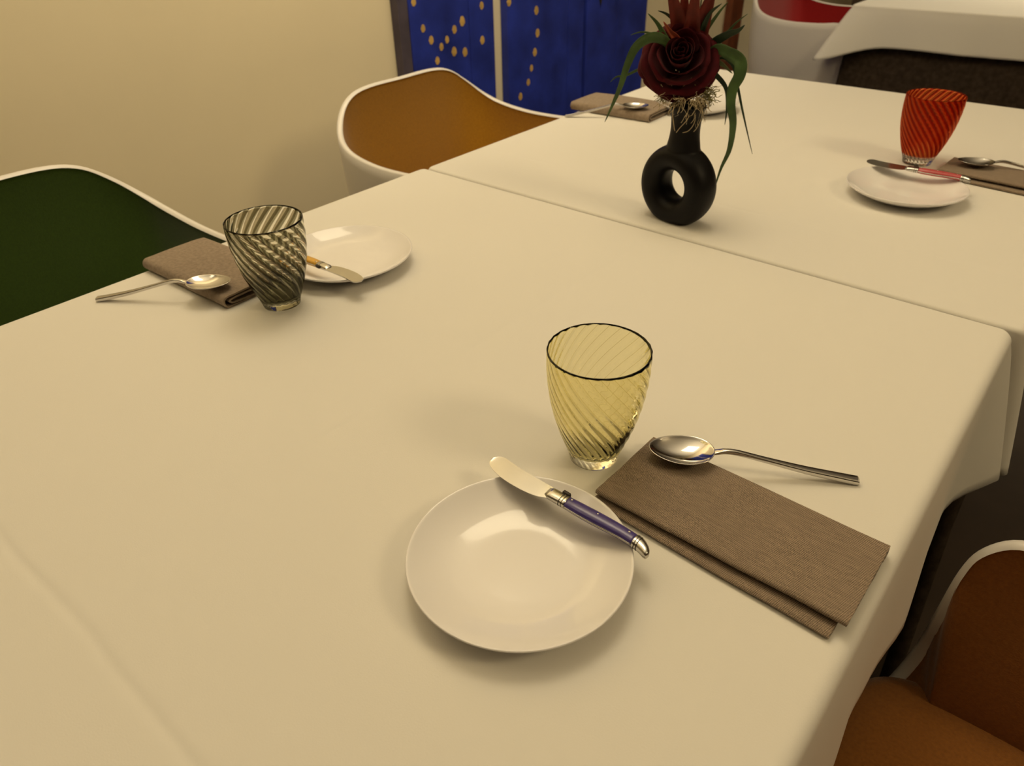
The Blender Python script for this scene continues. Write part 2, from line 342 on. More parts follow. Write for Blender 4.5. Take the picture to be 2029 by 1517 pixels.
cloth('tablecloth', 'white tablecloth on the near table with the yellow glass', NX0, NX1, NY0, NY1, .19, M['cloth'], T, (.003, .012, .01, .0015), {(1, 1): (.034, .001), (1, -1): (.03, -.02), (-1, 1): (-.004, 0), (-1, -1): (-.03, -.02)}, -.012, 1.3, ripple=.007, quiet=('+y',))
cloth('tablecloth', 'white tablecloth on the middle table with the black vase', FX0, FX1, FY0, FY1, .19, M['cloth'], T, (.003, .012, .0, .012), {(1, -1): (.026, .0), (-1, -1): (-.004, 0), (1, 1): (.03, .02), (-1, 1): (-.03, .02)}, -.005, 3.1, ripple=.007, quiet=('-y',))
cloth('tablecloth', 'white tablecloth on the far table at the top right corner', BX0, BX1, BY0, BY1, .13, M['cloth'], T, (.02, .02, .02, .02), {(-1, -1): (-.065, -.065), (1, -1): (.05, -.05), (-1, 1): (-.05, .05), (1, 1): (.05, .05)}, .055, 6.4, rx=.011, ry=.011, ripple=.012, cwid=.085)

# ------------------------------------------------------------------ chairs
HALF = [(-.270, 0, .769), (-.270, .10, .769), (-.266, .160, .759), (-.252, .205, .732), (-.218, .243, .696), (-.165, .260, .674), (-.08, .266, .663), (.02, .266, .664),
        (.08, .266, .670), (.115, .265, .668), (.137, .263, .645), (.146, .261, .61), (.149, .259, .54), (.152, .254, .495), (.160, .235, .462), (.176, .19, .441), (.186, .10, .436), (.188, 0, .436)]
def rim_loop():
    h = crom(HALF, 5); m_ = [(x, -y, z) for x, y, z in h[1:-1]][::-1]
    return h + m_            # starts at back centre, goes +y, front, -y
LOOP = rim_loop(); NL = len(LOOP)
def inset(d, shift=0):
    """plan loop moved inward by d"""
    out = []
    for i, (x, y, z) in enumerate(LOOP):
        a = LOOP[i - 1]; b = LOOP[(i + 1) % NL]; tx, ty = b[0] - a[0], b[1] - a[1]; l = math.hypot(tx, ty) or 1
        out.append((x + ty / l * d, y - tx / l * d, z))
    return out
def chair(name, label, loc, rz, fab):
    t = thing(name, label, 'chair', loc, rz, 'upholstered shell chairs')
    # white shell: rim top, outer wall down to a rounded base
    rows = [inset(.013), inset(.010), inset(.004), inset(.0)]
    V = []
    for k, r in enumerate(rows):
        dz = (-.004, -.0005, .0, -.003)[k]; V += [(x, y, z + dz) for x, y, z in r]
    NV = 12
    for j in range(1, NV + 1):
        s = j / NV; sc = 1 - .10 * s ** 2.2; zb = .405
        for x, y, z in LOOP: V.append((x * sc + (-.0) * s, y * sc, (z - .003) * (1 - s) + zb * s))
    base = len(V) - NL
    for sc in (.70, .45, .15):
        for x, y, z in LOOP: V.append((x * sc, y * sc, .405 - .015 * (1 - sc)))
    f = [tuple(reversed(q)) for q in grid_faces(NL, len(V) // NL, True)]
    f = grid_faces(NL, len(V) // NL, True)
    f.append(tuple(range(len(V) - NL, len(V))))
    mk('shell', V, f, M['shell'], t)
    # upholstery lining
    V = []
    NI = 10
    top = inset(.0115); low = [(x * .80, y * .78, z) for x, y, z in LOOP]
    for j in range(NI + 1):
        s = j / NI; e = s * s * (3 - 2 * s)
        for (x, y, z), (x2, y2, z2) in zip(top, low):
            zt = z - .0035; zb = min(.455, zt - .002)
            bulge = .006 * math.sin(PI * s) if z > .5 else 0
            V.append((x * (1 - e * .9) + x2 * e * .9 + (-bulge if x < -.1 else 0) * 0, y * (1 - e * .9) + y2 * e * .9, zt * (1 - s) + zb * s))
    f = grid_faces(NL, NI + 1, True)
    f.append(tuple(range(len(V) - NL, len(V))))
    mk('upholstery', V, f, fab, t)
    # seat pad
    V = []
    for k, z in ((.965, .440), (.995, .450), (1.0, .462), (.985, .471), (.94, .4765), (.80, .480), (.40, .4795)):
        for i in range(NL):
            a = 2 * PI * i / NL; c, q = math.cos(a), math.sin(a)
            fx = math.copysign(abs(c) ** .36, c); fy = math.copysign(abs(q) ** .36, q)
            V.append((-.008 + (.207 if fx > 0 else .195) * k * fx, .243 * k * fy * (1 - .14 * max(0, .2 - fx)), z))
    f = grid_faces(NL, 7, True); f.append(tuple(range(len(V) - NL, len(V)))); f.append(tuple(range(NL - 1, -1, -1)))
    mk('seat_pad', V, f, fab, t)
    for sx, sy in ((-.15, -.15), (-.15, .15), (.09, -.15), (.09, .15)):
        v, f = tube([(sx, sy, .398), (sx * 1.25, sy * 1.3, .0)], [.013, .009], 12); mk('leg', v, f, M['leg'], t)
    return t
chair('tub_chair', 'white shell tub chair lined in green fabric, left of the near table', (-1.105, .297, 0), 0, M['green'])
chair('tub_chair', 'white shell tub chair lined in yellow fabric, against the blue panels', (-1.095, 1.215, 0), math.radians(1.5), M['yellow'])
chair('tub_chair', 'white shell tub chair lined in red fabric, beside the far table', (-1.085, 3.345, 0), 0, M['red']).scale = (1.08, 1, 1)
chair('tub_chair', 'white shell tub chair lined in brown orange fabric, at the lower right corner', (.168, .346, 0), PI, M['brown'])

# ------------------------------------------------------------------ plates
def plate(label, x, y, r):
    k = r / .080
    prof = [(.0001, .0042), (.030, .0042), (.0445, .0046), (.055, .0065), (.065, .0105), (.073, .0148), (.0775, .0178), (.0790, .0187), (.0798, .0186), (.0800, .0178), (.0792, .0166), (.072, .0118),
            (.062, .0065), (.052, .0030), (.0475, .0014), (.0470, .0002), (.0440, .0002), (.0430, .0014), (.0001, .0018)]
    v, f = lathe([(a * k, b) for a, b in prof], 96)
    o = mk('bread_plate', v, [tuple(q) for q in f], M['plate'], loc=(x, y, T)); 
    bm = bmesh.new(); bm.from_mesh(o.data); bmesh.ops.recalc_face_normals(bm, faces=bm.faces); bm.to_mesh(o.data); bm.free()
    tag(o, label, 'plate', 'round white bread plates'); return o
plate('round white bread plate under the purple-handled knife', -.224, .264, .0795)
plate('round white bread plate behind the grey striped glass', -.716, .515, .084)
plate('round white bread plate under the pink-handled knife', -.228, 1.1786, .0835)
plate('round white bread plate half hidden behind the black vase', -.712, 1.445, .0835)

# ------------------------------------------------------------------ glasses
def tumbler(label, x, y, m, nr, rz=0, twist=2.1, h=.106, depth=.0007, lean=(0, 0), k=1.0):
    po = [(.0, .0205), (.004, .0212), (.012, .0235), (.022, .0272), (.034, .0312), (.048, .0350), (.062, .0378), (.078, .0398), (.092, .0406), (.106, .0405)]
    pts = crom(po, 4); NT = nr * 10
    V = []; UV = []; rows = 0
    def ring(z, r, amp, tz):
        for i in range(NT):
            a = 2 * PI * i / NT; u = i / NT * nr
            ph = abs((u % 1) - .5) * 2      # 1 at creases
            rr = r + amp * (math.cos(2 * PI * u) * .5) * (-1)
            th = a + twist * (1 - tz / .106)
            V.append((rr * math.cos(th), rr * math.sin(th), z)); UV.append((u, z))
    ring(0.0, .004, 0, 0); rows += 1
    ring(.0, .0175, 0, 0); rows += 1
    ring(.0003, .0198, 0, 0); rows += 1
    for z, r in pts[1:]:
        z = z * h / .106; ring(z, r * k, depth * min(1, z / .02), z); rows += 1
    ring(h + .0004, .0400 * k, depth * .3, h); rows += 1
    ring(h + .0002, .0394 * k, 0, h); rows += 1
    inner = [(z, r) for z, r in pts if z > .013][::-1]
    for z, r in inner[1:]:
        wall = .0012 + .0016 * max(0, 1 - (z - .013) / .03); zz = z * h / .106; ring(zz, (r - wall) * k, -depth * .9, zz); rows += 1
    for r, z in ((.0185, .0105), (.012, .0088), (.004, .0082)): ring(z, r * k, 0, z); rows += 1
    f = grid_faces(NT, rows, True)
    f.append(tuple(range(NT - 1, -1, -1))); f.append(tuple((rows - 1) * NT + i for i in range(NT)))
    o = mk('tumbler', V, f, m, loc=(x, y, T + .0002)); o.rotation_euler = (lean[0], lean[1], rz)
    uvl = o.data.uv_layers.new(name='ribs')
    for p in o.data.polygons:
        us = [UV[o.data.loops[li].vertex_index] for li in p.loop_indices]; mu = max(u for u, _ in us)
        for li, (u, z) in zip(p.loop_indices, us):
            if mu - u > nr / 2: u += nr
            uvl.data[li].uv = (u, z)
    tag(o, label, 'glass', 'blown glass tumblers'); return o
tumbler('pale yellow glass tumbler with fine swirled lines, beside the nearest napkin', -.2542, .4000, M['g_yellow'], 26, depth=.0004)
tumbler('smoky grey striped glass tumbler on the left side of the table', -.6960, .3990, M['g_grey'], 20, rz=.12, h=.104, k=1.04, depth=.0005)
tumbler('red and orange swirled glass tumbler at the upper right', -.2560, 1.3500, M['g_red'], 26, rz=.3, k=1.07, h=.108)

# ------------------------------------------------------------------ napkins
def ribbon(path, th):
    """closed outline of a ribbon of thickness th along a 2-D path"""
    L = []; Rr = []
    for i, (y, z) in enumerate(path):
        a = path[max(i - 1, 0)]; b = path[min(i + 1, len(path) - 1)]; dy, dz = b[0] - a[0], b[1] - a[1]; l = math.hypot(dy, dz) or 1
        L.append((y - dz / l * th / 2, z + dy / l * th / 2)); Rr.append((y + dz / l * th / 2, z - dy / l * th / 2))
    return L + Rr[::-1]
def napkin(label, loc, rz, path, length, th, m, wob=.0006, skew=None, name='napkin'):
    out = ribbon(path, th); n = len(out); NX = 48; V = []
    for i in range(NX + 1):
        s = i / NX; x = length * s
        for k, (y, z) in enumerate(out):
            j = k if k < n // 2 else n - 1 - k
            dx, dy, dz = skew(s, j / (n // 2 - 1), y, z) if skew else (0, 0, 0)
            q = mn.noise(Vector((x * 22, y * 22, 1.7 + z * 40)))
            V.append((x + dx + (.0006 * mn.noise(Vector((y * 90, z * 200, 3))) if i in (0, NX) else 0), y + dy + wob * q, max(.0004, z + dz + wob * .8 * q * min(1, z / .004))))
    f = grid_faces(n, NX + 1, True)
    h = n // 2
    for base, rev in ((0, True), (NX * n, False)):       # end caps as a strip, so the folds stay open
        for j in range(h - 1):
            q = (base + j, base + j + 1, base + n - 2 - j, base + n - 1 - j); f.append(q[::-1] if rev else q)
    o = mk(name, V, f, m, loc=loc); o.rotation_euler = (0, 0, rz)
    bm = bmesh.new(); bm.from_mesh(o.data); bmesh.ops.recalc_face_normals(bm, faces=bm.faces); bm.to_mesh(o.data); bm.free()
    e = o.modifiers.new('edge', 'EDGE_SPLIT'); e.split_angle = math.radians(50)
    tag(o, label, 'napkin', 'folded taupe napkins'); return o
# zigzag folds: two fold edges show along the near long side
def zig(wd, z1, z2, z3, z4, lower_out=.006):
    p = [(wd, z1), (wd * .6, z1), (.008 - lower_out, z1)]
    p += [(-lower_out + .0015, z1 + .0002), (-lower_out, (z1 + z2) / 2), (-lower_out + .0015, z2 - .0002)]
    p += [(.012, z2), (wd * .5, z2), (wd - .003, z2), (wd - .0008, (z2 + z3) / 2), (wd - .003, z3)]
    p += [(wd * .5, z3), (.010, z3), (.0018, z3 + .0003), (.0, (z3 + z4) / 2), (.0018, z4 - .0003), (.010, z4), (wd * .5, z4), (wd, z4 - .0004)]
    return crom(p, 4)
def skew1(s, j, y, z):   # lower fold swings a little out; upper near edge lifts in the middle
    low = 1 if j < .42 else 0; near = max(0, 1 - y / .03)
    return (-.006 * low * (1 if s > .5 else 0) * s, (-.0045 * (s - .3)) * low * near, (.0016 * near * (1 - low)))
napkin('taupe linen napkin folded flat, nearest, under the spoon by the yellow glass', (-.2215, .3555, T), math.radians(-.6), zig(.085, .0014, .0042, .0070, .0102), .194, .0023, M['napkin'], skew=skew1)
napkin('taupe linen napkin folded flat beside the red glass', (-.213, 1.2985, T), math.radians(-3.5), zig(.080, .0014, .0042, .0070, .0102), .19, .0023, M['napkin'], skew=skew1)
# rolled folds: the spiral shows at the end
def roll(wd, h):
    p = [(wd, .0014), (wd * .5, .0014), (.012, .0014), (.003, .0022), (.0, h * .5), (.003, h - .0022), (.012, h - .0012), (wd * .5, h - .0008), (wd - .004, h - .0014),
         (wd - .0010, h - .0040), (wd - .005, h - .0056), (wd * .6, h - .0048), (.022, h - .0050), (.0085, h - .0062), (.0078, .0070), (.014, .0044), (wd * .5, .0040), (wd - .01, .0042)]
    return crom(p, 5)
def skew2(s, j, y, z): return ((.010 * (y / .09 - .5) * (1 if s < .5 else -1) * 0), .004 * (s - .5), .0015 * math.sin(PI * s) * (1 if z > .006 else 0))
napkin('taupe linen napkin rolled in folds, by the green chair', (-.9130, .3450, T), math.radians(.5), roll(.088, .0155), .178, .0021, M['napkin_soft'], skew=skew2)
napkin('taupe linen napkin rolled in folds, behind the black vase at left', (-.925, 1.292, T), math.radians(1.0), roll(.100, .0165), .185, .0022, M['napkin_soft'], skew=skew2)

# ------------------------------------------------------------------ spoons
def spoon(label, x, y, ang, lift):
    t = thing('spoon', label, 'spoon', (x, y, T), ang, 'steel table spoons')
    L, W = .054, .0190; NU, NVV = 28, 11
    V = []
    for j in range(NVV):                  # concentric shrinking egg outlines
        k = 1 - j / (NVV - 1) * .985
        for i in range(NU):
            a = 2 * PI * i / NU; ex = math.cos(a); wy = math.sin(a) * (1 - .12 * ex)
            px = L / 2 - ex * L / 2 * k; py = wy * W * k
            V.append((px, py, lift + .0082 - .0072 * (1 - k * k) ** .85 + .0010 * ((px - L / 2) / (L / 2)) ** 2))
    f = grid_faces(NU, NVV, True); f.append(tuple((NVV - 1) * NU + i for i in range(NU)))
    o = mk('bowl', V, f, M['steel'], t); s = o.modifiers.new('solidify', 'SOLIDIFY'); s.thickness = .0012; s.offset = -1
    s2 = o.modifiers.new('subsurf', 'SUBSURF'); s2.levels = 1; s2.render_levels = 2
    z0 = lift + .0090
    st = [(.0515, 0, .0032, .0009, z0 - .0012), (.056, 0, .0028, .0014, z0 - .0002), (.062, 0, .0022, .0019, z0 + .0010), (.072, 0, .0021, .0022, z0 + .0003), (.095, 0, .0024, .0021, z0 * .72 + .0010),
          (.125, 0, .0034, .0024, z0 * .38 + .0015), (.150, 0, .0039, .0026, .0036 + z0 * .08), (.1655, 0, .0042, .0027, .0028), (.1675, 0, .0040, .0025, .0028), (.1680, 0, .0034, .0020, .0028)]
    v, f = loft_x(crom(st, 4), 20, 4.0); mk('handle', v, f, M['steel'], t)
    return t
spoon('polished steel spoon resting on the nearest napkin', -.2125, .4165, math.radians(31), .0118)
spoon('polished steel spoon beside the grey striped glass, on the napkin by the green chair', -.7475, .3700, math.radians(-141.5), .0158)
spoon('polished steel spoon behind the red glass napkin, its handle leaving the frame', -.1960, 1.3340, math.radians(24), .0118)
spoon('polished steel spoon with pale handle, on the napkin behind the vase', -.7585, 1.3275, math.radians(-147.9), .0168)

# ------------------------------------------------------------------ knives
def knife(label, x, y, z, ang, tilt, hm, hname):
    t = thing('butter_knife', label, 'knife', (x, y, T + z), ang, 'butter knives on the bread plates'); t.rotation_euler = (tilt, 0, ang)
    top = crom([(-.0742, .0030), (-.0735, .0058), (-.0705, .0092), (-.066, .0104), (-.060, .0098), (-.050, .0084), (-.038, .0079), (-.025, .0075), (-.0125, .0070)], 5)
    bot = crom([(-.0742, .0030), (-.0735, .0000), (-.0705, -.0032), (-.064, -.0062), (-.055, -.0084), (-.045, -.0094), (-.033, -.0094), (-.021, -.0078), (-.0125, -.0040)], 5)
    V = []; n = len(top)
    for (xa, ya), (xb, yb) in zip(top, bot):
        V += [(xa, ya, .0007), (xb, yb, .0002), (xb, yb, -.0002), (xa, ya, -.0007)]
    f = grid_faces(4, n, True) + [(3, 2, 1, 0), tuple((n - 1) * 4 + k for k in range(4))]
    mk('blade', V, f, M['blade'], t, smooth=False)
    st = [(-.0165, .0018, .0042, .0010, 0), (-.0145, .0016, .0052, .0022, 0), (-.0125, .0014, .0055, .0030, 0), (-.004, .0012, .0054, .0034, 0), (.0025, .0010, .0054, .0036, 0)]
    v, f = loft_x(crom(st, 4), 24, 2.6); bl = mk('bolster', v, f, M['blade'], t)
    for gx in (-.0030, -.0005):
        v, f = loft_x([(gx, .0011, .00555, .00368, 0), (gx + .0005, .0011, .00555, .00368, 0)], 24, 2.6); mk('groove', v, f, M['groove'], bl)
    st = [(.0026, .0010, .0053, .0036, 0), (.012, .0008, .0057, .0040, 0), (.026, .0008, .0059, .0041, 0), (.040, .0010, .0056, .0039, 0), (.052, .0008, .0052, .0037, 0), (.0612, .0000, .0050, .0037, 0)]
    v, f = loft_x(crom(st, 4), 24, 2.5); h = mk(hname, v, f, hm, t)
    st2 = [(a, b, c + .00045, .0009, 0) for a, b, c, d, e in st]
    v, f = loft_x(crom(st2, 4), 16, 5); mk('liner', v, f, M['blade'], t)
    for rx, ry in ((.0055, .0026), (.0285, .0026), (.0555, .0020)):
        for sg in (1, -1):
            v = []; R0 = .0009
            for j in range(5):
                a = j / 4 * PI / 2
                for k in range(10): v.append((rx + R0 * math.cos(a) * math.cos(k * PI / 5), ry + R0 * math.cos(a) * math.sin(k * PI / 5), sg * (.0037 + .0005 * math.sin(a))))
            mk('rivet', v, grid_faces(10, 5, True), M['plate'] if False else M['steel'], h)
    st = [(.0613, .0000, .0053, .0040, 0), (.0625, .0000, .0054, .0041, 0), (.0655, -.0006, .0052, .0040, 0), (.0690, -.0020, .0049, .0040, 0), (.0725, -.0040, .0042, .0038, 0), (.0748, -.0055, .0030, .0030, 0), (.0758, -.0060, .0012, .0014, 0)]
    v, f = loft_x(crom(st, 4), 24, 2.3); ec = mk('end_cap', v, f, M['blade'], t)
    for gx in (.0630, .0650):
        v, f = loft_x([(gx, -.0002 if gx < .064 else -.0006, .00548, .00418, 0), (gx + .0005, -.0003 if gx < .064 else -.0007, .00545, .00416, 0)], 24, 2.4); mk('groove', v, f, M['groove'], ec)
    v, f = loft_x([(-.0060, .0072, .0012, .0016, .0012), (-.0055, .0074, .0016, .0020, .0012), (.0, .0072, .0014, .0020, .0012), (.0008, .0070, .0010, .0015, .0012)], 12, 4); mk('spring_tab', v, f, M['groove'], t)
    return t
knife('butter knife with a purple handle lying on the nearest plate', -.2265, .3195, .0229, 0, 0, M['purple'], 'handle_scale')
knife('butter knife with a yellow handle partly hidden behind the grey glass', -.7015, .4650, .0229, math.radians(183), 0, M['orange'], 'handle_scale')
knife('butter knife with a pink red handle on the plate before the red glass', -.2310, 1.2360, .0232, math.radians(2.4), math.radians(8), M['pink'], 'handle_scale')

# ------------------------------------------------------------------ vase
VB = Vector((-.4566, .9177, T)); RT = Vector((.89372, .44862, 0)); TC = Vector((.44862, -.89372, 0))   # RT: rightwards, TC: towards the seat side
def vase():
    psi = math.radians(-37)                    # ring turned so its right side comes forward
    def W(u, d, z):                            # local ring plane -> world offset
        ca, sa = math.cos(psi), math.sin(psi)
        return (RT * (u * ca + d * sa) + TC * (-u * sa + d * ca)) + Vector((0, 0, z))
    V = []; F = []
    cz, cu = .0500, -.000
    NA, NB = 72, 28
    for i in range(NA):                        # ring body: bottom limb heavier than the top
        a = 2 * PI * i / NA; down = .5 - .5 * math.sin(a)
        Rm = .0383; ru = .0172 + .0020 * down; rd = .0240
        c = (cu + Rm * math.cos(a), cz + (Rm * 1.0) * math.sin(a))
        for j in range(NB):
            b = 2 * PI * j / NB; cb, sb = math.cos(b), math.sin(b)
            rr = ru * math.copysign(abs(cb) ** .85, cb); V.append(W(c[0] + rr * math.cos(a), rd * math.copysign(abs(sb) ** .9, sb), max(.0, c[1] + rr * math.sin(a))))
    for i in range(NA):
        for j in range(NB):
            F.append((i * NB + j, ((i + 1) % NA) * NB + j, ((i + 1) % NA) * NB + (j + 1) % NB, i * NB + (j + 1) % NB))
    o0 = len(V); prof = [(.010, .074, .012), (.0280, .084, .019), (.0255, .096, .0200), (.0225, .107, .0205), (.0200, .118, .0198), (.0195, .132, .0195), (.0212, .146, .0210), (.0250, .1565, .0248)]
    prof = crom(prof, 3); N = 40
    for r, z, r2 in prof:
        for k in range(N): a = 2 * PI * k / N; V.append(W(cu + .002 + r * math.cos(a), r2 * math.sin(a), z))
    for j in range(len(prof) - 1):
        for k in range(N): F.append((o0 + j * N + k, o0 + j * N + (k + 1) % N, o0 + (j + 1) * N + (k + 1) % N, o0 + (j + 1) * N + k))
    F.append(tuple(o0 + k for k in range(N - 1, -1, -1)))
    # mouth: lip and inside going down
    o1 = len(V)
    ins = [(.0225, .1570), (.0205, .1550), (.0165, .146), (.0145, .132), (.014, .118)]
    for r, z in ins:
        for k in range(N): a = 2 * PI * k / N; V.append(W(cu + .002 + r * math.cos(a), r * math.sin(a), z))
    last = o0 + (len(prof) - 1) * N
    for k in range(N): F.append((last + k, last + (k + 1) % N, o1 + (k + 1) % N, o1 + k))
    for j in range(len(ins) - 1):
        for k in range(N): F.append((o1 + j * N + k, o1 + j * N + (k + 1) % N, o1 + (j + 1) * N + (k + 1) % N, o1 + (j + 1) * N + k))
    F.append(tuple(o1 + (len(ins) - 1) * N + k for k in range(N)))
    o = mk('ring_vase', V, F, M['vase'], loc=VB + RT * -.0095 + TC * .016)
    bm = bmesh.new(); bm.from_mesh(o.data); bmesh.ops.recalc_face_normals(bm, faces=bm.faces); bm.to_mesh(o.data); bm.free()
    r = o.modifiers.new('remesh', 'REMESH'); r.mode = 'VOXEL'; r.voxel_size = .0012; r.use_smooth_shade = True
    s = o.modifiers.new('smooth', 'SMOOTH'); s.factor = .6; s.iterations = 14
    tag(o, 'matt black ring-shaped vase with a hole, holding the red rose', 'vase')
vase()
def F3(u, z, d=0): return VB + RT * u + TC * d + Vector((0, 0, z))

# ------------------------------------------------------------------ rose
def rose():
    t = thing('rose', 'large dark red rose in the black vase', 'flower', F3(-.012, .150))
    o3 = Vector(t.location)
    ctr = F3(-.0245, .2130, .006) - o3
    ax = (TC * .80 + Vector((0, 0, .60))).normalized(); e1 = RT.copy(); e2 = ax.cross(e1).normalized()
    # (count, base radius, tip radius, height, half-angle, curl, start)
    layers = [(2, .003, .0050, .0205, 1.9, .0, .0), (2, .006, .0090, .0215, 1.7, .001, .9), (3, .010, .0130, .0215, 1.35, .0015, 2.0), (3, .014, .0175, .0205, 1.30, .003, .6),
              (3, .018, .0270, .0165, 1.15, .006, 1.5), (4, .020, .0350, .0090, 1.00, .009, .35), (5, .020, .0420, -.0010, .88, .012, -.25), (5, .016, .0450, -.0120, .80, .011, .45)]
    for li, (n, rb, rt_, h, w, curl, st) in enumerate(layers):
        for q in range(n):
            a0 = st + 2 * PI * q / n + random.uniform(-.12, .12); V = []; NU, NV = 15, 11; jr = random.uniform(.93, 1.07); wv = random.uniform(0, 6)
            for j in range(NV):
                v = j / (NV - 1); 
                for i in range(NU):
                    s = -1 + 2 * i / (NU - 1)
                    wid = w * (.35 + .65 * math.sin(min(1, v * 1.25) * PI / 2)) * (1 if v < .75 else math.sqrt(max(.02, 1 - ((v - .75) / .27) ** 2)) * .6 + .4)
                    a = a0 + s * wid
                    r = rb * .4 + (rt_ - rb * .4) * (math.sin(v * PI / 2) ** (.75)) * jr + curl * max(0, v - .78) * 2.2 + .0022 * s * s * (-1 if li < 5 else .6)
                    zz = -.024 + (h + .024) * v ** (1.0 if li < 5 else .75) - curl * .9 * max(0, v - .75) ** 2 * 10 - .004 * s * s * v * (1 if li > 3 else .3)
                    zz += .0012 * math.sin(5 * s + wv) * v * (1 if li > 3 else .3)
                    r += .001 * math.sin(4 * s + wv * 2) * v * (1 if li > 3 else .2) + .0005 * q
                    V.append(ctr + e1 * (r * math.cos(a)) + e2 * (r * math.sin(a)) + ax * zz)
            o = mk('petal', V, grid_faces(NU, NV), M['rose'], t); s = o.modifiers.new('solidify', 'SOLIDIFY'); s.thickness = .0006; s.offset = 0
            s = o.modifiers.new('subsurf', 'SUBSURF'); s.levels = 0; s.render_levels = 1
    v, f = tube([ctr - ax * .022, F3(-.014, .165, -.002) - o3, F3(-.004, .150, 0) - o3, F3(-.004, .122, 0) - o3], .0028, 10); mk('stem', v, f, M['leaf_dark'], t)
rose()

# ------------------------------------------------------------------ leaves, bracts, straw
def blade_leaf(name, path, wid, m, parent, o3, fold=.25, droop=0):
    """path (u, z, d); wid half widths at start, max, tip"""
    P = crom(path, 6); n = len(P); V = []
    for i, p in enumerate(P):
        s = i / (n - 1); c = F3(*p) - o3
        a = Vector(F3(*P[min(i + 1, n - 1)])) - Vector(F3(*P[max(i - 1, 0)])); a.normalize()
        side = a.cross(TC); side = side.normalized() if side.length > .05 else RT.copy(); nrm = side.cross(a)
        w = wid[0] + (wid[1] - wid[0]) * min(1, s / .3) if s < .3 else wid[1] * (1 - ((s - .3) / .7) ** 1.6) + .0002
        for k, ff in ((-1, 1), (-.5, .35), (0, 0), (.5, .35), (1, 1)): V.append(c + side * (w * k) + nrm * (w * fold * ff))
    o = mk(name, V, grid_faces(5, n), m, parent); s = o.modifiers.new('solidify', 'SOLIDIFY'); s.thickness = .0004; s.offset = 0
    return o
def foliage():
    _plant()
    _straw()
